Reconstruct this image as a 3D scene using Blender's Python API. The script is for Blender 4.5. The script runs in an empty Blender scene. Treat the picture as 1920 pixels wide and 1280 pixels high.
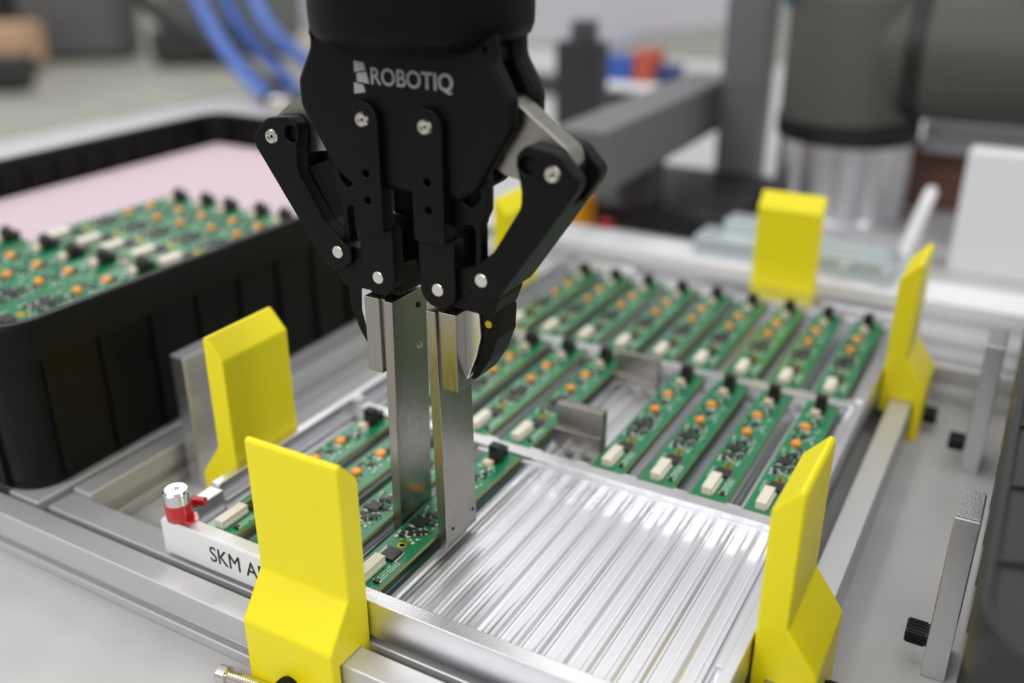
import bpy, bmesh, math, random
from mathutils import Vector, Matrix
random.seed(7)
S = 0.001                      # everything below is written in millimetres; origin = tray, board surface
sc = bpy.context.scene
COL = sc.collection

# ------------------------------------------------------------------ camera
cam_d = bpy.data.cameras.new('camera'); cam = bpy.data.objects.new('camera', cam_d); COL.objects.link(cam)
R0 = Vector((0.8708530, 0.4915348, -0.0029300)); R1 = Vector((0.1990068, -0.3580186, -0.9122604)); R2 = Vector((-0.4494567, 0.7938616, -0.4096003))
M = Matrix.Identity(4)
for i in range(3):
    M[i][0] = R0[i]; M[i][1] = -R1[i]; M[i][2] = -R2[i]
M.translation = Vector((166.62, -413.30, 223.70)) * S
cam.matrix_world = M
cam_d.sensor_width = 36.0; cam_d.lens = 36.0 * 1797.33 / 1920.0
cam_d.clip_start = 0.01; cam_d.clip_end = 100
cam_d.dof.use_dof = True; cam_d.dof.focus_distance = 0.352; cam_d.dof.aperture_fstop = 3.7; cam_d.dof.aperture_blades = 9
sc.camera = cam
# ------------------------------------------------------------------ world, lamps, exposure
w = bpy.data.worlds.new('hall'); sc.world = w; w.use_nodes = True
nt = w.node_tree; bg = nt.nodes['Background']
tc = nt.nodes.new('ShaderNodeTexCoord'); sep = nt.nodes.new('ShaderNodeSeparateXYZ'); ramp = nt.nodes.new('ShaderNodeValToRGB')
nt.links.new(tc.outputs['Generated'], sep.inputs[0]); nt.links.new(sep.outputs['Z'], ramp.inputs[0]); nt.links.new(ramp.outputs[0], bg.inputs[0])
ramp.color_ramp.elements[0].position = 0.0; ramp.color_ramp.elements[0].color = (0.52, 0.52, 0.51, 1)
ramp.color_ramp.elements[1].position = 0.9; ramp.color_ramp.elements[1].color = (0.62, 0.62, 0.63, 1)
bg.inputs[1].default_value = 0.85
def lamp(name, loc, target, size, energy, color=(1, 1, 1)):
    d = bpy.data.lights.new(name, 'AREA'); d.shape = 'RECTANGLE'; d.size, d.size_y = size; d.energy = energy; d.color = color
    o = bpy.data.objects.new(name, d); COL.objects.link(o); o.location = loc
    o.rotation_euler = (Vector(target) - Vector(loc)).to_track_quat('-Z', 'Y').to_euler(); return o
lamp('ceiling_or_fill_lamp', (-1.0, -0.5, 2.3), (-1.0, -0.5, 0), (0.4, 2.8), 16, (1, 0.985, 0.96))
lamp('ceiling_or_fill_lamp', (-0.2, 1.9, 2.5), (-0.2, 1.9, 0), (3.0, 0.4), 14, (1, 0.985, 0.96))
lamp('ceiling_or_fill_lamp', (-0.5, -2.4, 2.0), (-0.3, 0, 0), (3.0, 0.5), 40, (1, 0.985, 0.96))
lamp('ceiling_or_fill_lamp', (-3.0, 1.2, 2.5), (-3.0, 1.2, 0), (0.4, 3.0), 30, (1, 0.985, 0.96))
lamp('ceiling_or_fill_lamp', (1.7, 0.2, 2.3), (1.5, 0.2, 0), (0.4, 2.8), 27, (1, 0.985, 0.96))  # fill lamp added on the right to brighten the left clamp's inner face
lamp('ceiling_or_fill_lamp', (-6.0, 4.5, 3.4), (-6.0, 4.5, 0), (6.0, 3.0), 90, (1, 0.98, 0.94))
vs = sc.view_settings
vs.view_transform = 'Standard'; vs.look = 'None'; vs.gamma = 1.0; vs.use_curve_mapping = False; vs.exposure = 0.0

# ------------------------------------------------------------------ materials
def lin(c): return tuple(((v / 255) / 12.92 if v / 255 <= 0.04045 else ((v / 255 + 0.055) / 1.055) ** 2.4) for v in c)
def mat(name, rgb, rough=0.5, metal=0.0, noise=0.0, nscale=300, bump=0.0, bscale=None, coat=0.0, stretch=None, spec=0.5, emit=None):
    m = bpy.data.materials.new(name); m.use_nodes = True
    t = m.node_tree; b = t.nodes['Principled BSDF']; c = lin(rgb)
    b.inputs['Base Color'].default_value = (*c, 1); b.inputs['Roughness'].default_value = rough; b.inputs['Metallic'].default_value = metal
    b.inputs['Specular IOR Level'].default_value = spec; b.inputs['Coat Weight'].default_value = coat
    if emit: b.inputs['Emission Color'].default_value = (*lin(emit), 1); b.inputs['Emission Strength'].default_value = 1
    if noise or bump:
        tcn = t.nodes.new('ShaderNodeTexCoord'); mp = t.nodes.new('ShaderNodeMapping'); nz = t.nodes.new('ShaderNodeTexNoise')
        t.links.new(tcn.outputs['Object'], mp.inputs[0]); t.links.new(mp.outputs[0], nz.inputs['Vector'])
        if stretch: mp.inputs['Scale'].default_value = stretch
        nz.inputs['Scale'].default_value = nscale; nz.inputs['Detail'].default_value = 4
        if noise:
            mr = t.nodes.new('ShaderNodeMapRange'); mr.inputs['To Min'].default_value = max(0.02, rough - noise); mr.inputs['To Max'].default_value = rough + noise
            mr.inputs['From Min'].default_value = 0.3; mr.inputs['From Max'].default_value = 0.7
            t.links.new(nz.outputs['Fac'], mr.inputs['Value']); t.links.new(mr.outputs[0], b.inputs['Roughness'])
            mx = t.nodes.new('ShaderNodeMix'); mx.data_type = 'RGBA'
            mx.inputs['A'].default_value = (*[v * 0.86 for v in c], 1); mx.inputs['B'].default_value = (*[min(1, v * 1.1) for v in c], 1)
            t.links.new(nz.outputs['Fac'], mx.inputs['Factor']); t.links.new(mx.outputs['Result'], b.inputs['Base Color'])
        if bump:
            bp = t.nodes.new('ShaderNodeBump'); bp.inputs['Strength'].default_value = bump; bp.inputs['Distance'].default_value = 0.0004
            t.links.new(nz.outputs['Fac'], bp.inputs['Height']); t.links.new(bp.outputs[0], b.inputs['Normal'])
    return m
YEL = mat('yellow_plastic', (248, 232, 12), 0.42, nscale=900, bump=0.08)
ALU = mat('machined_aluminum', (226, 226, 230), 0.32, 1.0, noise=0.02, nscale=60)
ALUB = mat('brushed_aluminum', (222, 222, 226), 0.32, 1.0, noise=0.05, nscale=160, stretch=(8, 0.25, 8))
MILL = mat('milled_rim', (226, 226, 230), 0.3, 1.0)
def _arcs(m):
    t = m.node_tree; b = t.nodes['Principled BSDF']; tcn = t.nodes.new('ShaderNodeTexCoord'); mp = t.nodes.new('ShaderNodeMapping'); wv = t.nodes.new('ShaderNodeTexWave'); bp = t.nodes.new('ShaderNodeBump')
    mp.inputs['Location'].default_value = (0.014, 0.199, 0); wv.wave_type = 'RINGS'; wv.rings_direction = 'Z'; wv.inputs['Scale'].default_value = 330; wv.inputs['Distortion'].default_value = 0.4
    bp.inputs['Strength'].default_value = 0.35; bp.inputs['Distance'].default_value = 0.0002
    t.links.new(tcn.outputs['Object'], mp.inputs[0]); t.links.new(mp.outputs[0], wv.inputs['Vector']); t.links.new(wv.outputs['Fac'], bp.inputs['Height']); t.links.new(bp.outputs[0], b.inputs['Normal'])
_arcs(MILL)
RIBM = mat('milled_ribs', (226, 226, 231), 0.34, 1.0, noise=0.03, nscale=160, stretch=(8, 0.08, 8))
ANO = mat('anodized_aluminum', (204, 204, 207), 0.36, 0.5)
FING = mat('tool_steel', (164, 161, 154), 0.30, 1.0, noise=0.04, nscale=260, stretch=(3, 3, 0.5))
SAW = mat('saw_cut_aluminum', (190, 190, 192), 0.4, 1.0, nscale=1500, bump=1.0)
STEEL = mat('bright_steel', (222, 218, 210), 0.2, 1.0)
CHROME = mat('chrome', (225, 225, 228), 0.1, 1.0, nscale=700, bump=0.25)
ZINC = mat('zinc_steel', (206, 216, 220), 0.34, 0.6)
BLK = mat('black_anodized', (10, 10, 11), 0.42, spec=0.18)
BLK2 = mat('black_housing', (7, 7, 9), 0.45, spec=0.15)
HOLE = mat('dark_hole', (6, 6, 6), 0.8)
BOLT = mat('black_oxide', (34, 34, 36), 0.4, 0.6)
GREEN = mat('solder_mask', (6, 122, 78), 0.32, noise=0.08, nscale=180, coat=0.35)
FRED = mat('board_edge', (156, 160, 96), 0.6)
CHIP = mat('chip_black', (38, 36, 40), 0.35)
HEADR = mat('header_black', (14, 15, 17), 0.45)
WCON = mat('cream_connector', (226, 220, 204), 0.45)
ORNG = mat('orange_capacitor', (236, 154, 52), 0.4)
CREAM = mat('cream_capacitor', (232, 210, 186), 0.4)
GOLD = mat('gold_ring', (206, 170, 70), 0.3, 0.9)
SOLD = mat('solder_white', (222, 226, 222), 0.35)
TOTE = mat('black_tote', (13, 13, 14), 0.45, noise=0.06, nscale=90, spec=0.22)
TOTE2 = mat('grey_black_tote', (40, 40, 43), 0.38, noise=0.08, nscale=120)
FOAM = mat('pink_foam', (204, 184, 195), 0.9, nscale=400, bump=0.25)
TABLE = mat('table_laminate', (188, 187, 188), 0.5, noise=0.05, nscale=30)
FLOORM = mat('factory_floor', (182, 182, 171), 0.45, noise=0.08, nscale=1.2)
LABEL = mat('white_label', (236, 236, 238), 0.5)
INK = mat('label_ink', (22, 30, 34), 0.5)
LOGO = mat('grey_print', (160, 158, 158), 0.5)
RED = mat('red_lacquer', (200, 18, 34), 0.28, coat=0.4)
GREYP = mat('grey_robot_paint', (84, 83, 80), 0.5, spec=0.3)
RBLK = mat('rubber_black', (14, 14, 15), 0.5)
TEAL = mat('teal_cap', (110, 190, 205), 0.4)
WHT = mat('white_paint_and_glare', (232, 232, 236), 0.45)
LGREY = mat('light_grey_paint', (190, 191, 196), 0.5)
DGREY = mat('dark_grey_paint', (66, 66, 72), 0.5)
MGREY = mat('mid_grey_paint', (108, 108, 111), 0.45)
BLUE = mat('blue_plastic', (52, 92, 176), 0.45)
BLUEH = mat('blue_hose', (92, 124, 206), 0.4)
REDP = mat('dull_red', (186, 84, 62), 0.5)
ORAN = mat('orange_plastic', (250, 168, 20), 0.4)
BROWN = mat('brown_board', (112, 78, 64), 0.6, noise=0.1, nscale=20)
PEACH = mat('cardboard', (226, 186, 152), 0.7)
CRM = mat('cream_paint', (216, 208, 190), 0.5)
DARKM = mat('dark_machine', (58, 60, 60), 0.5)

# ------------------------------------------------------------------ mesh helpers
class MB:
    def __init__(s): s.v = []; s.f = []; s.mi = []; s.m = 0
    def add(s, vs_, fs): 
        o = len(s.v); s.v += [tuple(v) for v in vs_]
        for f in fs: s.f.append([i + o for i in f]); s.mi.append(s.m)
    def box(s, x0, x1, y0, y1, z0, z1):
        s.add([(x0, y0, z0), (x1, y0, z0), (x1, y1, z0), (x0, y1, z0), (x0, y0, z1), (x1, y0, z1), (x1, y1, z1), (x0, y1, z1)],
              [(3, 2, 1, 0), (4, 5, 6, 7), (0, 1, 5, 4), (1, 2, 6, 5), (2, 3, 7, 6), (3, 0, 4, 7)]); return s
    def prism(s, poly, a0, a1, axis='y'):
        a = sum(poly[i][0] * poly[(i + 1) % len(poly)][1] - poly[(i + 1) % len(poly)][0] * poly[i][1] for i in range(len(poly)))
        if a < 0: poly = poly[::-1]
        n = len(poly)
        if axis == 'z': P = lambda p, h: (p[0], p[1], h)
        elif axis == 'x': P = lambda p, h: (h, p[0], p[1])
        else: P = lambda p, h: (p[0], -h, p[1]); a0, a1 = -a1, -a0
        s.add([P(p, a0) for p in poly] + [P(p, a1) for p in poly],
              [tuple(range(n - 1, -1, -1)), tuple(range(n, 2 * n))] + [(i, (i + 1) % n, n + (i + 1) % n, n + i) for i in range(n)]); return s
    def cyl(s, p0, p1, r0, r1=None, n=24):
        r1 = r0 if r1 is None else r1; p0 = Vector(p0); p1 = Vector(p1); d = (p1 - p0).normalized()
        u = d.orthogonal().normalized(); v = d.cross(u)
        ring = lambda p, r: [p + (u * math.cos(2 * math.pi * i / n) + v * math.sin(2 * math.pi * i / n)) * r for i in range(n)]
        s.add(ring(p0, r0) + ring(p1, r1), [tuple(range(n - 1, -1, -1)), tuple(range(n, 2 * n))] + [(i, (i + 1) % n, n + (i + 1) % n, n + i) for i in range(n)]); return s
    def lathe(s, prof, c=(0, 0), n=40, ax='z', base=0):
        vs_ = []
        for r, h in prof:
            for i in range(n):
                a = 2 * math.pi * i / n; p, q = r * math.cos(a), r * math.sin(a)
                vs_.append((c[0] + p, c[1] + q, h) if ax == 'z' else ((h, c[0] + p, c[1] + q) if ax == 'x' else (c[0] + q, h, c[1] + p)))
        fs = []
        for k in range(len(prof) - 1):
            for i in range(n):
                j = (i + 1) % n; fs.append((k * n + i, k * n + j, (k + 1) * n + j, (k + 1) * n + i))
        fs.append(tuple(range(n - 1, -1, -1))); fs.append(tuple(range((len(prof) - 1) * n, len(prof) * n)))
        s.add(vs_, fs); return s
    def tube(s, pts, r, n=12):
        pts = [Vector(p) for p in pts]; vs_ = []; fs = []; u = None
        for i, p in enumerate(pts):
            d = (pts[min(i + 1, len(pts) - 1)] - pts[max(i - 1, 0)]).normalized()
            u = d.orthogonal().normalized() if u is None else (u - d * u.dot(d)).normalized(); v = d.cross(u)
            vs_ += [p + (u * math.cos(2 * math.pi * k / n) + v * math.sin(2 * math.pi * k / n)) * r for k in range(n)]
        for i in range(len(pts) - 1):
            for k in range(n):
                j = (k + 1) % n; fs.append((i * n + k, i * n + j, (i + 1) * n + j, (i + 1) * n + k))
        fs += [tuple(range(n - 1, -1, -1)), tuple(range((len(pts) - 1) * n, len(pts) * n))]
        s.add(vs_, fs); return s
    def mesh(s, name, mats, smooth=None):
        m = bpy.data.meshes.new(name); m.from_pydata([(a * S, b * S, c * S) for a, b, c in s.v], [], s.f)
        for k in (mats if isinstance(mats, (list, tuple)) else [mats]): m.materials.append(k)
        m.polygons.foreach_set('material_index', s.mi)
        bm = bmesh.new(); bm.from_mesh(m); bmesh.ops.recalc_face_normals(bm, faces=bm.faces)
        if smooth is not None:
            for f in bm.faces: f.smooth = True
            for e in bm.edges:
                if len(e.link_faces) == 2 and e.calc_face_angle(0) > math.radians(smooth): e.smooth = False
        bm.to_mesh(m); bm.free(); return m
def spline(p, n=40):
    p = [Vector(q) for q in p]; p = [p[0] * 2 - p[1]] + p + [p[-1] * 2 - p[-2]]; out = []
    segs = len(p) - 3
    for k in range(segs):
        a, b, c, d = p[k:k + 4]
        for i in range(max(2, n // segs)):
            t = i / max(2, n // segs)
            out.append(0.5 * ((2 * b) + (c - a) * t + (2 * a - 5 * b + 4 * c - d) * t * t + (3 * b - a - 3 * c + d) * t ** 3))
    out.append(p[-2]); return out
def rounded(poly, r, n=6):
    """polygon with its corners filleted (r: one radius, or one per corner)"""
    out = []; N = len(poly)
    for i in range(N):
        rr = r[i] if isinstance(r, (list, tuple)) else r
        p = Vector(poly[i]); a = Vector(poly[i - 1]) - p; b = Vector(poly[(i + 1) % N]) - p
        la, lb = a.length, b.length; a.normalize(); b.normalize()
        ang = math.acos(max(-1, min(1, a.dot(b))))
        if rr <= 0 or ang > 3.05: out.append(tuple(p)); continue
        t = min(rr / math.tan(ang / 2), la * 0.49, lb * 0.49); re = t * math.tan(ang / 2)
        bis = (a + b).normalized(); c = p + bis * (re / math.sin(ang / 2))
        s0 = (p + a * t) - c; s1 = (p + b * t) - c
        a0 = math.atan2(s0.y, s0.x); a1 = math.atan2(s1.y, s1.x); da = (a1 - a0 + math.pi) % (2 * math.pi) - math.pi
        for k in range(n + 1):
            th = a0 + da * k / n; out.append((c.x + re * math.cos(th), c.y + re * math.sin(th)))
    return out
def obj(name, me, parent=None, loc=(0, 0, 0), rotz=0.0, bev=0.0, seg=2):
    o = bpy.data.objects.new(name, me); COL.objects.link(o); o.location = Vector(loc) * S; o.rotation_euler[2] = rotz
    if parent is not None: o.parent = parent
    if me.get('plate'):
        wn = o.modifiers.new('weighted_normal', 'WEIGHTED_NORMAL'); wn.keep_sharp = True; wn.weight = 100
    if bev:
        b = o.modifiers.new('bevel', 'BEVEL'); b.width = bev * S; b.segments = seg; b.limit_method = 'ANGLE'; b.angle_limit = math.radians(32)
        b.harden_normals = True
        for p in me.polygons: p.use_smooth = True
    return o
def thing(name, label, cat, loc=(0, 0, 0), rotz=0.0, group=None):
    o = bpy.data.objects.new(name, None); COL.objects.link(o); o.location = Vector(loc) * S; o.rotation_euler[2] = rotz
    o.empty_display_size = 0.01
    return tag(o, label, cat, group)
def tag(o, label, cat, group=None):
    o['label'] = label; o['category'] = cat
    if group: o['group'] = group
    return o
def structure(o, label=None):
    o['kind'] = 'structure'
    if label: o['label'] = label
    return o
def plate(name, outer, holes, y0, y1, m, bevel=0.0):
    """flat plate in the x-z plane with real holes, thickness y0..y1 (curve fill, turned into a mesh)"""
    cu = bpy.data.curves.new(name, 'CURVE'); cu.dimensions = '2D'; cu.fill_mode = 'BOTH'
    for poly in [outer] + holes:
        sp = cu.splines.new('POLY'); sp.points.add(len(poly) - 1); sp.use_cyclic_u = True
        for k, p in enumerate(poly): sp.points[k].co = (p[0], p[1], 0, 1)
    cu.extrude = (y1 - y0) / 2 - bevel; cu.bevel_depth = bevel; cu.bevel_resolution = 2; cu.offset = -bevel
    t = bpy.data.objects.new('tmp', cu); COL.objects.link(t)
    dg = bpy.context.evaluated_depsgraph_get(); me = bpy.data.meshes.new_from_object(t.evaluated_get(dg))
    bpy.data.objects.remove(t); bpy.data.curves.remove(cu)
    yc = (y0 + y1) / 2
    for v in me.vertices:
        u, q, h = v.co; v.co = (u * S, (yc - h) * S, q * S)
    me.materials.clear(); me.materials.append(m); me.name = name
    bm = bmesh.new(); bm.from_mesh(me); bmesh.ops.remove_doubles(bm, verts=bm.verts, dist=1e-6); bmesh.ops.recalc_face_normals(bm, faces=bm.faces)
    for f in bm.faces: f.smooth = True
    for e in bm.edges:
        if len(e.link_faces) == 2 and e.calc_face_angle(0) > math.radians(40): e.smooth = False
    bm.to_mesh(me); bm.free(); me['plate'] = 1; return me
def circ(cx, cz, r, n=20): return [(cx + r * math.cos(2 * math.pi * i / n), cz + r * math.sin(2 * math.pi * i / n)) for i in range(n)]
def text_mesh(body, size, m, ext=0.15, offset=0.0, sx=1.0):
    cu = bpy.data.curves.new('txt', 'FONT'); cu.body = body; cu.size = size; cu.extrude = ext; cu.offset = offset
    t = bpy.data.objects.new('tmp', cu); COL.objects.link(t)
    dg = bpy.context.evaluated_depsgraph_get(); me = bpy.data.meshes.new_from_object(t.evaluated_get(dg))
    bpy.data.objects.remove(t); bpy.data.curves.remove(cu)
    xs = [v.co.x for v in me.vertices]; ys = [v.co.y for v in me.vertices]; x0, x1, y0 = min(xs), max(xs), 0.0
    me.materials.clear(); me.materials.append(m); me.name = 'lettering'
    return me, x0, x1, max(ys)
def cbox(name, label, cat, x0, x1, y0, y1, z0, z1, m, bev=1.5, group=None):
    """a thing that is one box-shaped mesh"""
    cx, cy = (x0 + x1) / 2, (y0 + y1) / 2
    o = obj(name, MB().box(x0 - cx, x1 - cx, y0 - cy, y1 - cy, 0, z1 - z0).mesh(name, m), None, (cx, cy, z0), bev=bev)
    return tag(o, label, cat, group)

# ================================================================== SETTING
FZ = -940
structure(obj('floor', MB().box(-14000, 6000, -4000, 14000, FZ - 60, FZ).mesh('floor', FLOORM)), 'pale grey factory floor beyond the table')
TZ = -36
wt = thing('worktable', 'light grey laminate worktable that carries the whole cell', 'table', (-150, 350, FZ))
obj('tabletop', MB().box(-800, 760, -1000, 1050, 904 - 30, 904).mesh('tabletop', TABLE), wt, bev=3)
for sx in (-740, 700):
    for sy in (-940, 980):
        obj('leg', MB().box(sx - 20, sx + 20, sy - 20, sy + 20, 0, 874).mesh('leg', ANO), wt)
obj('edge_trim', MB().box(-806, -800, -1000, 1050, 880, 907).mesh('edge_trim', ALU), wt, bev=1.5)

# ------------------------------------------------------------------ extrusions around the tray
def extrusion(name, label, p0, p1, axis, w_, h, slots, m=ANO, z0=TZ, group='aluminum extrusions of the frame'):
    """bar of width w_ along axis 'x' or 'y'; slots: list of ('side', at, size, depth)"""
    a0, a1 = p0, p1
    prof = [(0, 0)]
    def seg(side):
        return [s_ for s_ in slots if s_[0] == side]
    for _, at, sz, dp in sorted(seg('bottom'), key=lambda q: q[1]): prof += [(at - sz / 2, 0), (at - sz / 2, dp), (at + sz / 2, dp), (at + sz / 2, 0)]
    prof.append((w_, 0))
    for _, at, sz, dp in sorted(seg('right'), key=lambda q: q[1]): prof += [(w_, at - sz / 2), (w_ - dp, at - sz / 2), (w_ - dp, at + sz / 2), (w_, at + sz / 2)]
    prof.append((w_, h))
    for _, at, sz, dp in sorted(seg('top'), key=lambda q: -q[1]): prof += [(at + sz / 2, h), (at + sz / 2, h - dp), (at - sz / 2, h - dp), (at - sz / 2, h)]
    prof.append((0, h))
    for _, at, sz, dp in sorted(seg('left'), key=lambda q: -q[1]): prof += [(0, at + sz / 2), (dp, at + sz / 2), (dp, at - sz / 2), (0, at - sz / 2)]
    L = a1[1] - a0[1] if axis == 'y' else a1[0] - a0[0]
    mb = MB()
    if axis == 'y':
        mb.prism([(u, v) for u, v in prof], 0, L, 'y')
    else:
        mb.prism([(u, v) for u, v in prof], 0, L, 'x')
    o = obj(name, mb.mesh(name, m), None, (a0[0], a0[1], z0), bev=0.9, seg=2)
    return tag(o, label, 'rail', group)
extrusion('extrusion_rail', 'long satin rail in front of the tray with a slot along its front face', (-420, -219), (330, -219), 'x', 11, 22, [('left', 7.2, 4.6, 4)])
extrusion('extrusion_rail', 'satin rail under the tray front edge, left end beside the black tote', (-189, -203.5), (128, -203.5), 'x', 13, 20, [('left', 10, 4.5, 4)])
extrusion('extrusion_rail', 'narrow satin rail on the right of the tray under two yellow clamps', (118.5, -190), (118.5, 134), 'y', 11, 22, [('right', 8, 5, 4), ('right', 17, 1.2, 0.8)])
extrusion('extrusion_rail', 'narrow satin rail on the left of the tray under two yellow clamps', (-132, -190), (-132, 134), 'y', 11, 22, [('left', 8, 5, 4)])
extrusion('extrusion_rail', 'satin rail running beside the foot of the left black tote', (-189, -190), (-189, 300), 'y', 12, 22, [('right', 9, 6, 4)])
extrusion('extrusion_rail', 'double slotted satin rail behind the tray under the back clamp', (-190, 137), (330, 137), 'x', 48, 22, [('top', 12, 7, 5), ('top', 36, 7, 5), ('left', 11, 6, 4)])
extrusion('extrusion_rail', 'bright wide rail far behind the tray along the steel hinge bar', (-330, 236), (330, 236), 'x', 40, 24, [('left', 10, 8, 6)], m=WHT)  # white colour stands in for the light this rail reflects
extrusion('extrusion_rail', 'satin rail carrying the right tote beside two upright plates', (180, -300), (180, 134), 'y', 20, 22, [('left', 11, 6, 4)])
extrusion('extrusion_rail', 'satin rail carrying the outer side of the right black tote', (430, -300), (430, 134), 'y', 20, 22, [('left', 11, 6, 4)])
extrusion('extrusion_rail', 'satin rail carrying the outer side of the left black tote', (-470, -206), (-470, 300), 'y', 20, 22, [('left', 11, 6, 4)])
extrusion('extrusion_rail', 'satin rail under the inner side of the left black tote', (-212, -206), (-212, 300), 'y', 20, 22, [('left', 11, 6, 4)])

# ================================================================== TRAY
tray = thing('aluminum_tray', 'machined aluminum tray with three rows of ribbed slots holding green circuit boards', 'tray', (0, 0, 0))
X0, X1, Y0, Y1 = -115.0, 112.5, -202.5, 173.0
mb = MB(); mb.box(X0 + 0.5, X1 - 0.5, Y0 + 0.5, Y1 - 0.5, -13.8, -9.0); obj('base_plate', mb.mesh('base_plate', RIBM), tray)
rim = MB().box(X0, X1, Y0, -196.2, -13.9, 2.0); me_ = rim.mesh('rim', [ALU, MILL])
for p in me_.polygons:
    if p.normal.z > 0.9: p.material_index = 1
obj('rim', me_, tray, bev=0.5)
rim = MB().box(X0, X1, 151.0, Y1, -13.9, 1.2); rim.box(X0 + 10, -62, 160, Y1 - 2, 1.0, 3.0); rim.box(62, X1 - 4, 160, Y1 - 2, 1.0, 3.0)
obj('rim', rim.mesh('rim', ALU), tray, bev=0.5)
lr = MB().box(X0, X0 + 7, -196.2, -175, -13.9, 2.0); lr.box(X0, X0 + 4.5, -175, 151, -13.9, 3.6); lr.box(X0 + 4.5, X0 + 8, -175, -86, -13.9, -3.0); lr.box(X0 + 4.5, X0 + 8, -80, 34, -13.9, -3.0); lr.box(X0 + 4.5, X0 + 8, 38, 151, -13.9, -3.0)
lr.box(X0 + 4.5, X0 + 9, -86, -80, -13.9, 3.6); lr.box(X0 + 4.5, X0 + 9, 34, 38, -13.9, 3.6)
obj('rim', lr.mesh('rim', ALU), tray, bev=0.5)
rr = MB().box(X1 - 4.5, X1, -196.2, 151, -13.9, 2.0); rr.box(X1 - 8, X1 - 4.5, -170, -96, -13.9, -1.0); rr.box(X1 - 8, X1 - 4.5, -80, 30, -13.9, -2.0); rr.box(X1 - 8, X1 - 4.5, 38, 151, -13.9, -2.0)
rr.box(X1 - 9, X1 - 4.5, -88, -80, -13.9, 2.0); rr.box(X1 - 9, X1 - 4.5, 30, 38, -13.9, 2.0)
obj('rim', rr.mesh('rim', ALU), tray, bev=0.5)
def divider(y0, y1):
    """crosswall between two rows, with a small tooth at each side of every board end"""
    prof = [(y0, -9.2), (y1, -9.2), (y1, -1.7), (y1 + 2.6, -1.7), (y1 + 2.6, -9.2)]
    d = MB(); d.box(-106, 104, y0, y1, -9.2, 0.9)
    d.box(-106, 104, y1, y1 + 3, -9.2, -1.75); d.box(-106, 104, y0 - 1.0, y0, -9.2, -1.75)
    for c in range(-4, 5):
        d.box(c * 23 + 10.0, c * 23 + 16.4, y1, y1 + 1.6, -1.9, 0.7)
    return obj('divider', d.mesh('divider', ALU), tray, bev=0.35)
divider(-87.2, -80.6); divider(30.2, 36.8)
obj('ledge', MB().box(-106, 104, -196.3, -193.5, -9.2, -1.75).mesh('ledge', ALU), tray)
obj('ledge', MB().box(-106, 104, 147.5, 151.1, -9.2, -1.75).mesh('ledge', ALU), tray)
# milled ribs of the three bays: one mesh per bay length, shared
def rib_mesh(L, v):
    m_ = MB(); y0, y1 = -L / 2, L / 2
    t, h = ((0.75, 2.3), (1.1, 2.1), (0.55, 2.5))[v]
    left = [(-4.42, 0.12), (-3.3, 0.0), (-2.4, 0.12), (-1.7, 0.5), (-t - 0.35, 1.3), (-t, h)]
    right = [(t, h), (t + 0.5, 1.2), (t + 0.9, 0.95), (2.3, 0.9), (2.6, 0.25), (3.4, 0.02), (4.42, 0.12)] if v != 1 else [(t, h), (t + 0.35, 1.3), (1.9, 0.5), (2.6, 0.12), (3.4, 0.0), (4.42, 0.12)]
    m_.prism([(-4.42, -0.6)] + left + right + [(4.42, -0.6)], y0, y1, 'y'); return m_.mesh('rib', RIBM, smooth=24)
bays = [(-193.4, -87.4), (-77.4, 27.8), (40.0, 147.4)]
for (b0, b1) in bays:
    ms = [rib_mesh(b1 - b0, v) for v in range(3)]
    for k in range(24):
        obj('rib', ms[(k * 2 + k // 4) % 3], tray, (-102.3 + k * 8.84, (b0 + b1) / 2, -8.9))
# white stubs paint glints of rim corners and one pin head, red marked knob
def glint_at(x, y, z, r, h, m=STEEL, name='glint_stub'):
    return obj(name, MB().lathe([(r, 0), (r, h - 0.4), (r - 0.4, h)], n=20).mesh(name, m, smooth=40), tray, (x, y, z))
glint_at(109.5, 33.5, 1.5, 2.0, 2.2, WHT); glint_at(109.6, 149, 1.5, 2.4, 3.0, WHT); glint_at(-109, -83, 3.0, 1.8, 2.0, WHT); glint_at(104.5, -193.5, 1.5, 4.6, 1.6, WHT)
kn = obj('knob', MB().lathe([(5.0, 7.2), (5.2, 7.4), (5.2, 12.2), (4.3, 13.2), (1.6, 13.2), (1.2, 12.2)], n=32).mesh('knob', CHROME, smooth=40), tray, (-108.8, -198.0, 2.0)); kn['label'] = 'chrome top of the knob on the tray corner'
kb = obj('red_band', MB().lathe([(5.2, 0), (5.35, 0.4), (5.35, 7.2), (5.0, 7.4)], n=32).mesh('red_band', RED, smooth=40), kn); kb['label'] = 'red lacquered lower half of the knob'
rd = obj('paint_mark', MB().prism(rounded([(-113, -201), (-102, -199.6), (-99.6, -196.4), (-105, -192.6), (-111, -194)], 2), 2.0, 2.25, 'z').mesh('paint_mark', RED), tray); rd['label'] = 'red paint spilled around the knob'
obj('peg', MB().cyl((-113, -189.5, 3.4), (-106, -187.0, 3.6), 2.2, 1.9).mesh('peg', RED, smooth=40), tray)
lb = obj('label_plate', MB().box(-114.6, -50, -203.0, -202.5, -13.4, 1.6).mesh('label_plate', LABEL), tray); lb['label'] = 'white label on the tray front with black lettering'
me, a, b, hh = text_mesh('SKM AF', 9.0, INK, 0.12)
me2 = me; k = 19.0 / ((b - a) * 0.52)
for v in me2.vertices:
    x, y, z = v.co; v.co = (((x - a) * 0.98 - 88.6) * S, (-203.05 - z) * S, (y * 1.12 - 8.7) * S)
obj('lettering', me2, lb)

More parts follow.
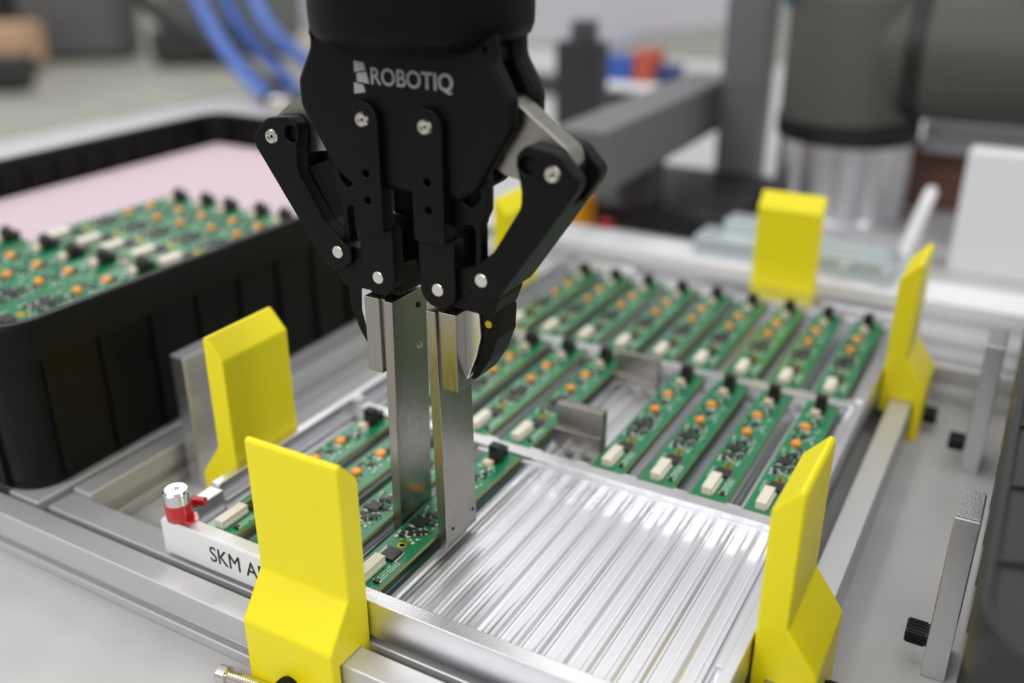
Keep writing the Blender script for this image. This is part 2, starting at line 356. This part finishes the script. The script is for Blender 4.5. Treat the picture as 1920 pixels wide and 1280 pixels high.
# ================================================================== CIRCUIT BOARDS
def board_meshes():
    P = []
    sub = MB().box(-6.0, 9.5, -79.0, 29.6, -1.6, 0.0); me_ = sub.mesh('substrate', [GREEN, FRED])
    for p in me_.polygons:
        if abs(p.normal.z) < 0.5: p.material_index = 1
    P.append(('substrate', me_))
    P.append(('header', MB().box(-0.6, 4.6, 18.6, 23.0, 0, 8.6).box(0.6, 3.6, 23.0, 29.0, 0.2, 4.2).mesh('header', HEADR)))
    P.append(('connector', MB().box(-1.8, 2.6, -76.6, -62.6, 0, 3.4).box(2.6, 3.4, -76.0, -63.4, 0.3, 1.5).mesh('connector', WCON)))
    ic = MB().box(-1.6, 4.6, -61.2, -54.4, 0.15, 1.25)
    P.append(('chip', ic.mesh('chip', CHIP)))
    pn = MB()
    for k in range(10): pn.box(4.7, 6.0, -61.0 + k * 0.66, -60.65 + k * 0.66, 0, 0.5); pn.box(-3.0, -1.7, -61.0 + k * 0.66, -60.65 + k * 0.66, 0, 0.5)
    P.append(('chip_pins', pn.mesh('chip_pins', STEEL)))
    ring = MB(); n = 20
    ring.lathe([(1.0, 0.06), (1.9, 0.06), (1.9, 0.14), (1.0, 0.14), (1.0, 0.06)], (1.6, -50.6), n)
    P.append(('gold_ring', ring.mesh('gold_ring', GOLD)))
    P.append(('chip', MB().box(-2.6, 2.6, -38.0, -32.0, 0.1, 1.3).mesh('chip', CHIP)))
    cap = [(2.5, 0), (2.5, 1.5), (2.15, 1.95), (0, 1.95)]
    P.append(('capacitor', MB().lathe([(2.0, 0), (2.45, 0.3), (2.45, 1.6), (2.0, 2.1)], (0, 0), 14).mesh('capacitor', ORNG, smooth=40)))
    P.append(('capacitor', MB().lathe([(2.0, 0), (2.45, 0.3), (2.45, 1.6), (2.0, 2.1)], (0, -17.76), 14).mesh('capacitor', ORNG, smooth=40)))
    P.append(('light_capacitor', MB().box(-1.4, 2.6, 14.2, 17.8, 0, 2.2).mesh('light_capacitor', CREAM)))
    tiny = MB(); r = random.Random(3)
    def bx(x, y, a_, b_, h, mi): tiny.m = mi; tiny.box(x - a_ / 2, x + a_ / 2, y - b_ / 2, y + b_ / 2, 0, h)
    for (x, y, a_, b_) in [(-2.2, -45, 2.4, 2.4), (0.8, -43.2, 2.0, 2.6), (-1.2, -41, 2.6, 2.2), (2.8, -41.5, 2.4, 2.2), (4.4, -40.0, 2.2, 2.4), (4.6, -33.5, 2.0, 3.0), (-3.6, -36, 1.6, 2.6), (2.0, -27.5, 3.0, 3.2), (-0.6, -29, 2.2, 2.2), (3.2, -22.5, 2.4, 2.2), (0.9, 4.6, 3.0, 3.2), (-2.2, -12.0, 2.2, 3.6), (1.6, -9.0, 3.4, 2.6), (3.6, 9.4, 2.0, 2.0), (6.4, -73.2, 2.0, 1.8)]:
        bx(x, y, a_, b_, 1.0, 0)
        for s_ in (-1, 1): bx(x + s_ * (a_ / 2 + 0.35), y + r.uniform(-.4, .4), 0.7, 0.8, 0.5, 1)
    for k in range(120):
        y = r.choice([r.uniform(-48, -20), r.uniform(-48, -28), r.uniform(-14, 16)]); x = r.uniform(-4.2, 6.4)
        bx(x, y, r.uniform(.6, 1.3), r.uniform(.6, 1.3), r.uniform(.25, .8), r.choice([1, 1, 1, 2, 0]))
    for row in range(3):
        for k in range(13):
            if r.random() < .82: bx(5.2 + row * 1.1, -72 + k * 0.95, .55, .5, 0.06, 1)
    for k in range(8): bx(-3.9, -62 + k * 1.2, .5, .55, 0.06, 1)
    P.append(('small_components', tiny.mesh('small_components', [CHIP, SOLD, FRED])))
    return P
BP = board_meshes()
def board(label, loc, group, rotz=0.0, lean=0.0):
    t = thing('circuit_board', label, 'circuit board', loc, rotz, group)
    t.rotation_euler[1] = lean
    for nm, me_ in BP:
        o = obj(nm, me_, t)
        if nm == 'small_components': o['kind'] = 'stuff'
    return t
ordn = ['first', 'second', 'third', 'fourth', 'fifth', 'sixth', 'seventh', 'eighth', 'ninth']
LR = 117.426
for rname, k, cols in (('back', 1, range(9)), ('middle', 0, [0, 1, 2, 3, 5, 6, 7, 8]), ('front', -1, [0, 1, 2, 3])):
    for c in cols:
        if rname == 'front' and c == 3: lab = 'green circuit board held between the gripper fingers beside the empty ribbed bay'
        elif rname == 'middle' and c == 3: lab = 'green circuit board of the middle row just left of the two metal blocks'
        elif rname == 'middle' and c == 5: lab = 'green circuit board of the middle row just right of the two metal blocks'
        else: lab = 'green circuit board in the %s row of the tray, slot %s from the left' % (rname, ordn[c])
        board(lab, ((c - 4) * 23, k * LR, 0), 'circuit boards in the tray')
# metal blocks standing in the free slot
bl = thing('stop_block', 'grey metal block with a ledge, nearer of two in the free slot', 'block', (2, -60, -6.4), 0, 'metal blocks in the free slot')
obj('upper_plate', MB().box(-11.7, 12, 0, 5, 0, 22).mesh('upper_plate', FING), bl, bev=0.4)
obj('lower_plate', MB().box(-11.7, 12, -2.2, 0, 0, 10).mesh('lower_plate', FING), bl, bev=0.4)
bl = thing('stop_block', 'grey metal block with a plain face, farther of two in the free slot', 'block', (0, 14, -6.4), 0, 'metal blocks in the free slot')
obj('upper_plate', MB().box(-12.4, 12.4, 0, 3.4, 0, 18).mesh('upper_plate', FING), bl, bev=0.4)
obj('lower_plate', MB().box(-12.4, 12.4, -1.6, 0, 0, 6).mesh('lower_plate', FING), bl, bev=0.4)

# ================================================================== YELLOW GUIDE CLAMPS
def clamp(label, loc, rotz, short=False):
    t = thing('guide_clamp', label, 'clamp', loc, rotz, 'yellow guide clamps around the tray')
    if short: prof = [(0.3, -13.8), (0.3, 53), (8.8, 62.6), (10.6, 61.5), (10.6, 9.5), (22, -6.5), (22, -13.8)]
    else: prof = [(0.3, -22), (0.3, 53), (8.8, 62.6), (10.6, 61.5), (10.6, 9.5), (22, -6.5), (22, -36), (17.2, -36), (17.2, -13.9), (5.6, -13.9), (5.6, -22)]
    obj('body', MB().prism(prof, -20, 20, 'y').mesh('body', YEL), t, bev=1.3, seg=3)
    if not short:
        kb_ = MB(); kb_.cyl((22, 0, -28), (29, 0, -28), 4.4, n=20)
        for i in range(20):
            a_ = 2 * math.pi * i / 20; kb_.box(23, 28.4, 4.4 * math.cos(a_) - .25, 4.4 * math.cos(a_) + .25, -28 + 4.4 * math.sin(a_) - .25, -28 + 4.4 * math.sin(a_) + .25)
        kb_.cyl((29, 0, -28), (29.1, 0, -28), 2.2, n=6)
        obj('clamp_screw', kb_.mesh('clamp_screw', BOLT), t)
    return t
clamp('yellow guide clamp on the front rail covering the white label', (-31, Y0 - 0.2, 0), -math.pi / 2)
clamp('yellow guide clamp at the left edge of the tray beside the grey upright plate', (X0 - 0.2, -139.5, 0), math.pi)
clamp('yellow guide clamp at the left edge of the tray, partly hidden behind the gripper', (X0 - 0.2, 100, 0), math.pi)
clamp('yellow guide clamp on the right rail beside the empty ribbed bay', (X1 + 0.2, -135, 0), 0)
clamp('yellow guide clamp on the right rail by the back row of boards', (X1 + 0.2, 100, 0), 0)
clamp('yellow guide clamp standing behind the back rim of the tray', (33, Y1 + 0.4, 0), math.pi / 2, True)

# silver screw near the front rail
sb = thing('socket_screw', 'silver threaded screw lying by the front rail on the table', 'screw', (-58, -229, -32.4), math.radians(8))
obj('head', MB().lathe([(3.2, -4), (3.6, -3.6), (3.6, 0), (3.0, 0.4)], n=24, ax='x').mesh('head', STEEL, smooth=40), sb)
th = MB(); prof = []
for k in range(16): prof += [(2.0, 0.3 + k * 1.1), (2.45, 0.85 + k * 1.1)]
prof.append((2.0, 0.3 + 16 * 1.1)); th.lathe(prof, n=18, ax='x'); obj('thread', th.mesh('thread', STEEL), sb)

# ================================================================== UPRIGHT PLATES beside the totes
def upright(label, x0, x1, y0, y1, side, screw=True):
    cx, cy = (x0 + x1) / 2, (y0 + y1) / 2; w_, d_ = (x1 - x0) / 2, (y1 - y0) / 2
    t = thing('upright_plate', label, 'plate', (cx, cy, TZ), 0, 'upright plates guiding the totes')
    obj('plate', MB().box(-w_, w_, -d_, d_, 0, 70.3).mesh('plate', ALUB), t, bev=0.5)
    obj('cut_end', MB().box(-w_ + .3, w_ - .3, -d_ + .3, d_ - .3, 70.2, 71.2).mesh('cut_end', SAW), t, bev=0.3)
    if screw:
        m_ = MB(); xs = -w_ if side < 0 else w_
        m_.cyl((xs, 0, 11), (xs + side * 8, 0, 11), 4.3, n=20)
        for i in range(20):
            a_ = 2 * math.pi * i / 20; c_, s_ = 4.3 * math.cos(a_), 11 + 4.3 * math.sin(a_); xa, xb = sorted((xs + side * 1.0, xs + side * 7.4)); m_.box(xa, xb, c_ - .25, c_ + .25, s_ - .25, s_ + .25)
        obj('plate_screw', m_.mesh('plate_screw', BOLT), t)
    return t
upright('grey upright plate with a rough saw-cut top beside the right tote', 163, 171.5, -100, -80, -1)
upright('grey upright plate at the back corner of the right tote, black screw at its foot', 158.5, 167, 60, 82, -1)
upright('grey upright plate behind the left yellow clamp', -173, -164.4, -138.5, -112, 1, False)

# ================================================================== TOTES
def rrect(x0, x1, y0, y1, r, n=6): return rounded([(x0, y0), (x1, y0), (x1, y1), (x0, y1)], r, n)
def loft(rings):
    m_ = MB(); n = len(rings[0][0]); vs_ = []
    for poly, z in rings: vs_ += [(p[0], p[1], z) for p in poly]
    fs = [(k * n + i, k * n + (i + 1) % n, (k + 1) * n + (i + 1) % n, (k + 1) * n + i) for k in range(len(rings) - 1) for i in range(n)]
    fs.append(tuple(range(n - 1, -1, -1))); fs.append(tuple(range((len(rings) - 1) * n, len(rings) * n))); m_.add(vs_, fs); return m_
def tote(label, cx, cy, m, cells):
    t = thing('storage_tote', label, 'tote', (cx, cy, -14), 0, 'black totes beside the tray')
    hx, hy = 140.0, 200.0
    R_ = lambda d, r: rrect(-hx + d, hx - d, -hy + d, hy - d, r)
    shell = loft([(R_(4.5, 16), 0), (R_(3.5, 18), 60), (R_(3.4, 18), 62), (R_(0, 21), 62.5), (R_(0, 21), 79), (R_(1.2, 20), 80.8), (R_(4.5, 17), 80.8), (R_(6.0, 16), 79.5), (R_(6.4, 15), 76), (R_(7.6, 14), 4)])
    if cells: shell = loft([(R_(4.5, 16), 0), (R_(3.5, 18), 60), (R_(0, 21), 62.5), (R_(0, 21), 79), (R_(1.2, 20), 80.8), (R_(3.2, 18), 80.8), (R_(4.4, 17), 79.2), (R_(17, 12), 78.6), (R_(18.5, 12), 80.6), (R_(21, 10), 80.6), (R_(22, 10), 76), (R_(23, 10), 4)])
    obj('shell', shell.mesh('shell', m, smooth=35), t)
    # outside ribs under the rim, inside ribs on the far wall
    for k in range(13):
        y = -178 + k * 29.6
        for sx in (-1, 1):
            obj('rib', MB().box(-1.2, 1.2, -1.6, 1.6, 2, 62).mesh('rib', m), t, (sx * (hx - 3.3), y, 0))
    for k in range(9):
        x = -118 + k * 29.5
        for sy in (-1, 1):
            obj('rib', MB().box(-1.6, 1.6, -1.2, 1.2, 2, 62).mesh('rib', m), t, (x, sy * (hy - 3.3), 0))
    for k in range(16):
        y = -176 + k * 23.5
        for sx in (-1, 1): obj('inner_rib', MB().box(-1.6, 1.6, -2.0, 2.0, 6, 70).mesh('inner_rib', m), t, (sx * (hx - (23 if cells else 7.6)), y, 0))
    if cells:
        for k in range(9):
            obj('rim_rib', MB().prism(rounded([(-7.5, -1.2), (0, 1.4), (7.5, -0.4), (7.5, 0.6), (0, 2.6), (-7.5, 0.2)], 1.5, 3), -0.9, 0.9, 'z').mesh('rim_rib', m), t, (-hx + 11, -160 + k * 42, 79.4))
    return t
tote('black plastic tote with pink foam and circuit boards left of the tray', -332, -8, TOTE, False)
tote('black ribbed tote at the right edge beside the upright plates', 312.5, -8, TOTE2, True)
foam = obj('foam_pad', MB().box(-128, 128, -188, 188, 0, 52).mesh('foam_pad', FOAM), None, (-334, -8, -9.5), bev=3)
tag(foam, 'pale pink foam pad lying inside the left black tote', 'foam')
bx_ = cbox('red_box', 'dark red box inside the right tote', 'box', 200, 236, -145, -90, -9.5, 55, RED, 1)
for i, x in enumerate((-339, -315, -293, -268, -246)):
    board('green circuit board on the pink foam, far batch, %s from the left' % ordn[i], (x, 0 + (i % 2) * 1.5, 47.6), 'circuit boards in the left tote', math.radians((-0.6, 0.4, 0.2, -0.8, 0.3)[i]), math.radians(20))
for i, x in enumerate((-386, -363, -329, -303, -279, -250)):
    board('green circuit board on the pink foam, near batch, %s from the left' % ordn[i], (x, -110.5 + (i % 3) * 1.2, 47.6), 'circuit boards in the left tote', math.radians((0.5, -0.3, 0.6, -0.7, 0.4, -1.0)[i]), math.radians(20))

# ================================================================== ROBOT GRIPPER
GX, GY = -21.0, -145.5
g = thing('robot_gripper', 'black two finger robot gripper with silver finger plates gripping a board', 'gripper', (GX, GY, 0))
hs = MB().lathe([(30, 184), (33.5, 186.6), (35.6, 188.2), (36.6, 191), (36.8, 196), (36.8, 262), (35, 268)], (1.2, 3), n=64); obj('housing', hs.mesh('housing', BLK2, smooth=35), g)
wr = MB().lathe([(34, 268), (34, 330), (31, 334)], (1.2, 3), n=48); obj('wrist_flange', wr.mesh('wrist_flange', GREYP, smooth=35), g)
half = [(36, 190), (36.2, 182.5), (42.6, 171), (42.4, 162.5), (28.6, 140.5), (22.0, 136.6)]
outl = half + [(-x, z) for x, z in half[::-1]]; rl = [1, 7, 7, 7, 6, 3]; rl = rl + rl[::-1]
body = obj('body', plate('body', rounded(outl, rl, 6), [], -11.5, -4.3, BLK, 3.2), g)
obj('rear_cover', plate('rear_cover', rounded(outl, rl, 6), [], 4.3, 13.0, BLK, 3.2), g)
obj('core', MB().box(-31, 31, -4.4, 4.4, 170, 190).box(-24, 24, -4.4, 4.4, 139, 171).box(-33, 33, -8, 16, 181, 190).mesh('core', BLK), g)
# printed name and emblem on the front of the body
me, a, b, hh = text_mesh('ROBOTIQ', 7.4, LOGO, 0.08, 0.10)
for v in me.vertices:
    x, y, z = v.co; v.co = ((-9.9 + (x - a) / (b - a) * 31.6) * S, (-11.62 - z) * S, (172.3 + y * 5.35 / hh if y > 0 else 172.3 + y * 0.9) * S)
obj('lettering', me, body)
em = MB()
for poly in ([(-16.5, 179.3), (-12.6, 178.9), (-11.9, 176.6), (-16.6, 175.6)], [(-15.7, 175.3), (-11.7, 176.1), (-10.7, 172.3), (-15.7, 172.6)], [(-17.0, 172.3), (-13.2, 171.7), (-12.5, 169.4), (-17.1, 168.6)]):
    em.prism(poly, -11.75, -11.45, 'y')
obj('emblem', em.mesh('emblem', LOGO), body)
def screw(x, z, y, r, parent, socket=True):
    m_ = MB()
    if socket:
        m_.lathe([(r + .35, y + .5), (r, y - 0.2), (r * 0.86, y - 0.75), (r * 0.52, y - 0.8), (r * 0.45, y - 0.1), (0.05, y + 0.1)], (x, z), 24, 'y')
    else: m_.lathe([(r, y + .5), (r, y - 0.15), (r - 0.25, y - 0.35), (0.05, y - 0.35)], (x, z), 24, 'y')
    return obj('screw' if socket else 'pivot_pin', m_.mesh('screw' if socket else 'pivot_pin', STEEL, smooth=35), parent)
for s in (-1, 1):
    F = lambda pts: [(s * x, z) for x, z in pts]
    # inner parallel links, front and back
    for (ya, yb, yl, front) in ((-14.6, -8.6, -11.0, True), (14.6, 8.6, 11.0, False)):
        up = rounded(F([(6.3, 122), (6.3, 167), (18.7, 167), (18.7, 122)]), [1.5, 6.1, 6.1, 1.5], 7)
        lo = rounded(F([(5.4, 97.4), (5.4, 123), (20.0, 123), (20.0, 97.4)]), [7.0, 1.5, 1.5, 7.0], 7)
        lk = obj('inner_link', plate('inner_link', up, [circ(s * 12.5, 142.8, 1.35, 16), circ(s * 12.5, 133.4, 1.35, 16)], min(ya, yb), max(ya, yb), BLK, 0.6), g)
        obj('link_tongue', plate('link_tongue', lo, [], min(yl, yl * .45), max(yl, yl * .45), BLK, 0.6), lk)
        if front:
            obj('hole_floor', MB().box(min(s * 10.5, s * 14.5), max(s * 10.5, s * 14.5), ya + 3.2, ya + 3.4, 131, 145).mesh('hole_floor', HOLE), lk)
            screw(s * 12.5, 161.0, ya, 2.55, lk); screw(s * 12.75, 104.2, yl, 2.35, lk, False)
    # silver drive links between the body and the outer fingers
    dl = rounded(F([(24, 172), (39, 170.5), (59, 156.5), (61.5, 150), (57, 144.5), (50, 143.5), (36, 146), (24, 152)]), [1, 2, 4, 5, 5, 4, 2, 1], 5)
    obj('drive_link', plate('drive_link', dl, [], -4.6, 4.6, FING, 0.4), g)
    # outer fingers: fork of two cheeks and a filled lower part
    oo = [(43.5, 154.6), (47.5, 158.2), (58.5, 156.6), (65.8, 149.0), (64.6, 145.2), (37.6, 106.2), (30.4, 102.8), (24.0, 108.5), (24.6, 112.5), (35.2, 121.5), (45.4, 138.0), (45.6, 143.0)]
    rads = [4, 3.5, 6, 5, 4, 6, 6.5, 5, 3, 6, 6, 4]
    hol = [circ(s * 47.6, 152.0, 2.9, 22)]
    of = obj('outer_finger', plate('outer_finger', rounded(F(oo), rads, 6), hol, -11.0, -5.0, BLK, 0.7), g)
    obj('finger_cheek', plate('finger_cheek', rounded(F(oo), rads, 6), hol, 5.0, 11.0, BLK, 0.7), of)
    low = [(45.4, 139.5), (60.6, 139.5), (37.6, 106.2), (30.4, 102.8), (24.0, 108.5), (24.6, 112.5), (35.2, 121.5)]
    obj('finger_web', plate('finger_web', rounded(F(low), [1, 1, 6, 6.5, 5, 3, 6], 6), [], -5.2, 5.2, BLK, 0.0), of)
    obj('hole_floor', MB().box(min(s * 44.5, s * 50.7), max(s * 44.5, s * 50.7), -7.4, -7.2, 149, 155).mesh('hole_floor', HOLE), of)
    screw(s * 56.6, 150.2, -11.0, 2.7, of); screw(s * 30.4, 110.9, -11.0, 2.4, of, False)
    # windowed frame behind the links
    fr = rounded(F([(18, 150), (31.6, 147), (31.4, 134), (29, 129), (29, 110), (22, 103), (6, 103), (8, 120), (14, 142)]), 2, 4)
    win = [rounded(F([(20, 144), (29.4, 145), (28.8, 137.5), (25, 134), (19.6, 138)]), 2, 4), rounded(F([(16.5, 126.5), (26.8, 129), (26.6, 114), (17, 111.5)]), 2, 4)]
    obj('finger_frame', plate('finger_frame', fr, win, -8.2, -3.6, BLK, 0.4), g)
    obj('finger_base', plate('finger_base', rounded(F([(6, 96.8), (6, 108), (24, 112), (36, 110), (35, 103), (32.5, 96.8)]), 1.5, 4), [], -7.2, 9.5, BLK, 0.5), g)
    # custom finger: long plate, mounting block, bracket and black tip behind it
    pl = MB().prism(F([(7.2, 95.5), (11.2, 95.5), (12.4, 40), (12.9, -4.2), (10.9, -5.8), (9.6, -5.8), (8.9, -2)]), -11.0, 11.0, 'y')
    fp = obj('finger_plate', pl.mesh('finger_plate', FING), g, bev=0.35)
    obj('screw_hole', MB().cyl((s * 7.34, 5.2, 89.2), (s * 6.9, 5.2, 89.2), 1.1, n=16).mesh('screw_hole', HOLE), fp)
    obj('plate_screw', MB().lathe([(1.5, 0), (1.5, 0.35), (0.7, 0.5), (0.6, 0.1)], n=16).mesh('plate_screw', STEEL), fp).matrix_local = Matrix.Translation(Vector((s * 7.75, 5.3, 72.5)) * S) @ Matrix.Rotation(-s * math.pi / 2, 4, 'Y')
    for (yy, zz) in ((-6.5, 2.5), (8.2, 3.0)):
        obj('screw_hole', MB().cyl((s * 12.4, yy, zz), (s * 13.0, yy, zz), 0.8, n=14).mesh('screw_hole', HOLE), fp)
    blk = obj('mounting_block', MB().box(min(s * 13.2, s * 19.8), max(s * 13.2, s * 19.8), -11.0, 11.0, 66, 96).box(min(s * 11.4, s * 13.3), max(s * 11.4, s * 13.3), -9.6, 10.4, 67, 95.5).mesh('mounting_block', FING), g, bev=0.35)
    obj('bracket', plate('bracket', rounded(F([(19.6, 96.2), (25.6, 96.2), (26.2, 87), (24.2, 79), (20.2, 69), (19.6, 69)]), [1, 1, 5, 5, 1, 1], 5), [], -5.0, 10.5, ALU, 0.4), g)
    tp = obj('fingertip', plate('fingertip', rounded(F([(20.2, 67.5), (24.6, 78), (26.4, 87), (25.8, 97), (32.8, 97), (32.4, 87), (29, 78), (24, 70)]), 1.0, 4), [], -3.6, 9.5, BLK, 0.5), g)
    if s > 0: obj('pivot_pin', MB().cyl((s * 28.8, -4.0, 92), (s * 28.8, -3.2, 92), 1.4, n=14).mesh('pivot_pin', GOLD), tp)
    obj('cross_bar', MB().cyl((s * 12.7, -10, 104.2), (s * 12.7, 10, 104.2), 3.4, n=16).mesh('cross_bar', BLK, smooth=40), g)

# ================================================================== BEHIND THE TRAY
hb = thing('hinge_bar', 'zinc plated flat bar with two round screws behind the back clamp', 'bar', (24, 262, -12))
obj('bar', MB().box(-76, 68, -14, 18, 0, 15).box(-60, -34, 6, 30, 15, 24).box(12, 60, 6, 22, 15, 20).mesh('bar', ZINC), hb, bev=1)
for x in (34, 62): obj('bar_screw', MB().lathe([(5, -14.5), (5, -17), (3.6, -18)], (x, 8), 20, 'y').mesh('bar_screw', ZINC, smooth=40), hb)
for x in (-20, 2): obj('spacer', MB().lathe([(7, 15), (7, 23), (5.5, 24)], (x, 8), 20).mesh('spacer', WHT, smooth=40), hb)

ra = thing('industrial_robot', 'grey robot arm base with black rubber rings behind the tray', 'robot arm', (3, 489, TZ))
ped = MB(); n = 36; vs_ = []
poly = []
for i in range(n * 2):
    a_ = 2 * math.pi * i / (n * 2); r_ = 58 if (i // 2) % 3 else 53; poly.append((r_ * math.cos(a_), r_ * math.sin(a_)))
ped.prism(poly, 8, 75, 'z'); obj('ribbed_pedestal', ped.mesh('ribbed_pedestal', ALU), ra)
obj('base_flange', MB().lathe([(66, 0), (66, 8), (64, 9)], n=48).mesh('base_flange', ALU, smooth=35), ra)
obj('rubber_ring', MB().lathe([(59, 74), (61.5, 76), (61.5, 92), (60, 94)], n=48).mesh('rubber_ring', RBLK, smooth=35), ra)
obj('base_joint', MB().lathe([(60, 93), (60, 190), (55, 206), (44, 216), (30, 220)], n=48).mesh('base_joint', GREYP, smooth=35), ra)
sh = MB().lathe([(54, 20), (57.5, 48), (57.5, 250), (50, 262)], (0, 152), 48, 'x'); so = obj('shoulder_joint', sh.mesh('shoulder_joint', GREYP, smooth=35), ra)
obj('rubber_ring', MB().lathe([(57, 46), (60.5, 47), (60.5, 59), (57, 60)], (0, 152), 48, 'x').mesh('rubber_ring', RBLK, smooth=35), ra)
obj('joint_cap', MB().lathe([(52, -62), (52, -56), (40, -50)], (0, 232), 40, 'x').mesh('joint_cap', TEAL, smooth=35), ra)
obj('upper_arm', MB().lathe([(50, 200), (50, 236), (44, 236)], (170, 0), 40, 'z').mesh('upper_arm', RBLK, smooth=35), ra)

extrusion('support_post', 'tall grey extrusion post left of the robot base', (-122, 506), (-82, 506), 'x', 40, 560, [('left', 100, 3, 2)], m=MGREY).__setitem__('category', 'post')
cbox('side_beam', 'grey horizontal beam from the tall post towards the gripper', 'beam', -166, -122, 240, 552, 26, 74, MGREY, 2)['kind'] = 'thing'
cbox('beam_foot', 'dark foot block under the grey beam on the low black box', 'block', -160, -128, 352, 384, -12, 26, DGREY, 2)
cbox('controller_box', 'low black box on the table behind the tray', 'box', -205, -60, 350, 508, TZ, -12, mat('black_box', (26, 27, 32), 0.45), 4)
cbox('orange_block', 'orange block standing left of the low black box', 'block', -205, -168, 300, 326, TZ, 2, ORAN, 2)
cbox('red_button', 'small red block by the near edge of the low black box', 'block', -164, -152, 322, 330, TZ, -22, RED, 1)
bp_ = thing('stepped_bracket', 'black stepped tower bracket behind the gripper', 'bracket', (-310, 590, TZ))
obj('base_block', MB().box(-26, 26, -16, 16, 0, 128).mesh('base_block', mat('black_tower', (40, 40, 46), 0.5)), bp_, bev=2)
obj('upper_block', MB().box(-10, 14, -12, 12, 128, 150).mesh('upper_block', DGREY), bp_, bev=2)
pm = thing('packaging_machine', 'pale grey machine panel with a rounded shelf behind the gripper', 'machine', (-420, 930, TZ))
obj('panel', MB().prism([(-190, 70), (-190, 160), (200, 160), (200, 118), (60, 96), (0, 74)], 0, 26, 'y').mesh('panel', LGREY), pm, bev=6)
obj('shelf', MB().box(-30, 150, -70, 30, 26, 38).mesh('shelf', WHT), pm, bev=6)
obj('frame', MB().box(-190, 200, 0, 40, 0, 26).mesh('frame', DARKM), pm)
cbox('blue_folder', 'blue wedge-shaped box on the pale machine shelf', 'box', -425, -372, 880, 925, 2, 34, BLUE, 2)
cbox('red_box', 'dull red box beside the blue box on the machine shelf', 'box', -369, -338, 880, 925, 2, 44, REDP, 2)
cbox('blue_case', 'small dark blue case right of the dull red box', 'box', -335, -306, 882, 920, 2, 26, mat('navy', (40, 56, 110), 0.5), 2)
wp = cbox('white_cabinet', 'bright white cabinet panel behind the right yellow clamp', 'cabinet', 114, 300, 372, 396, TZ, 60, WHT, 2)
cbox('brown_board', 'brown board standing behind the white cabinet', 'board', 40, 118, 552, 562, TZ, 26, BROWN, 1)
gr = thing('guard_rail', 'grey horizontal guard rail behind the robot base', 'rail', (260, 530, TZ))
obj('rail', MB().box(-196, 200, -10, 10, 60, 86).mesh('rail', LGREY), gr, bev=2)
for x in (-60, 180): obj('post', MB().box(x - 10, x + 10, -10, 10, 0, 60).mesh('post', ANO), gr)
hose = tag(obj('white_sleeve', MB().tube(spline([(82, 345, -34), (84, 348, -20), (88, 360, 2), (92, 370, 20), (92, 384, 22), (88, 400, 4), (84, 410, -34)], 30), 5).mesh('white_sleeve', WHT, smooth=60)), 'white cable sleeve looping beside the robot base', 'cable')

# ------------------------------------------------------------------ far left: hoses, equipment beyond the table
for i, (dx, r_, m_, lab) in enumerate(((0, 11, BLUEH, 'pale blue air hose hanging behind the left tote, outermost'), (60, 9, BLUE, 'blue air hose hanging behind the left tote, middle of three'), (120, 10, BLUEH, 'pale blue air hose nearest the gripper behind the left tote'))):
    p = spline([(-1060 + dx, 700, 330), (-1020 + dx, 692, 150), (-975 + dx, 682, 70), (-900 + dx * .8, 668 + dx * .5, 0), (-845 + dx * .6, 655 + dx * .5, -24)], 40)
    tag(obj('air_hose', MB().tube(p, r_).mesh('air_hose', m_, smooth=60)), lab, 'hose', 'air hoses behind the left tote')
tag(obj('black_cable', MB().tube(spline([(-1240, 690, 190), (-1115, 690, 92), (-1020, 706, 34), (-938, 720, -8), (-880, 716, -24)], 40), 13).mesh('black_cable', RBLK, smooth=60)), 'thick black cable running down to the table beyond the left tote', 'cable')
cbox('valve_block', 'dark valve block where the blue hoses end', 'block', -850, -770, 640, 690, TZ, -14, mat('dark_blue_block', (44, 54, 84), 0.5), 3)
cbox('hose_fitting', 'small silver fitting beside the dark valve block', 'fitting', -800, -770, 600, 626, TZ, -12, STEEL, 6)
cb = thing('cream_device', 'cream coloured device standing beyond the blue hoses', 'device', (-880, 870, TZ))
obj('body', MB().box(-60, 60, -40, 40, 0, 78).mesh('body', CRM), cb, bev=4)
obj('top_cover', MB().box(-50, 62, -36, 36, 78, 170).mesh('top_cover', LGREY), cb, bev=4)
obj('side_slot', MB().box(10, 16, -40.6, -39, 10, 60).mesh('side_slot', BROWN), cb)
def far_box(name, label, cat, x, y, w_, d_, h, m, m2):
    t = thing(name, label, cat, (x, y, FZ), math.radians(30))
    obj('body', MB().box(-w_ / 2, w_ / 2, -d_ / 2, d_ / 2, 60, h).mesh('body', m), t, bev=12)
    obj('plinth', MB().box(-w_ / 2 + 30, w_ / 2 - 30, -d_ / 2 + 30, d_ / 2 - 30, 0, 60).mesh('plinth', m2), t)
    return t
far_box('machine_cabinet', 'dark machine cabinet far off at the upper left corner', 'machine', -8300, 4900, 900, 600, 900, DARKM, RBLK)
far_box('machine_cabinet', 'mid grey machine cabinet far off, next to the dark one', 'machine', -7350, 5330, 800, 600, 900, MGREY, RBLK)
far_box('machine_cabinet', 'wide grey green machine cabinet far off behind the black cable', 'machine', -6350, 6200, 1200, 600, 900, mat('grey_green', (112, 116, 112), 0.5), RBLK)
far_box('cardboard_box', 'pale cardboard box on the far floor at the left edge', 'box', -7300, 4450, 620, 420, 360, PEACH, DARKM)
far_box('floor_crate', 'dark low crate on the far floor at the left edge', 'crate', -6500, 3880, 500, 300, 240, DARKM, RBLK)
far_box('floor_crate', 'dark low crate on the far floor below the black cable', 'crate', -6200, 5500, 620, 420, 300, DARKM, RBLK)
far_box('floor_crate', 'brown crate on the far floor near the black cable top', 'crate', -6700, 6000, 260, 300, 560, BROWN, RBLK)
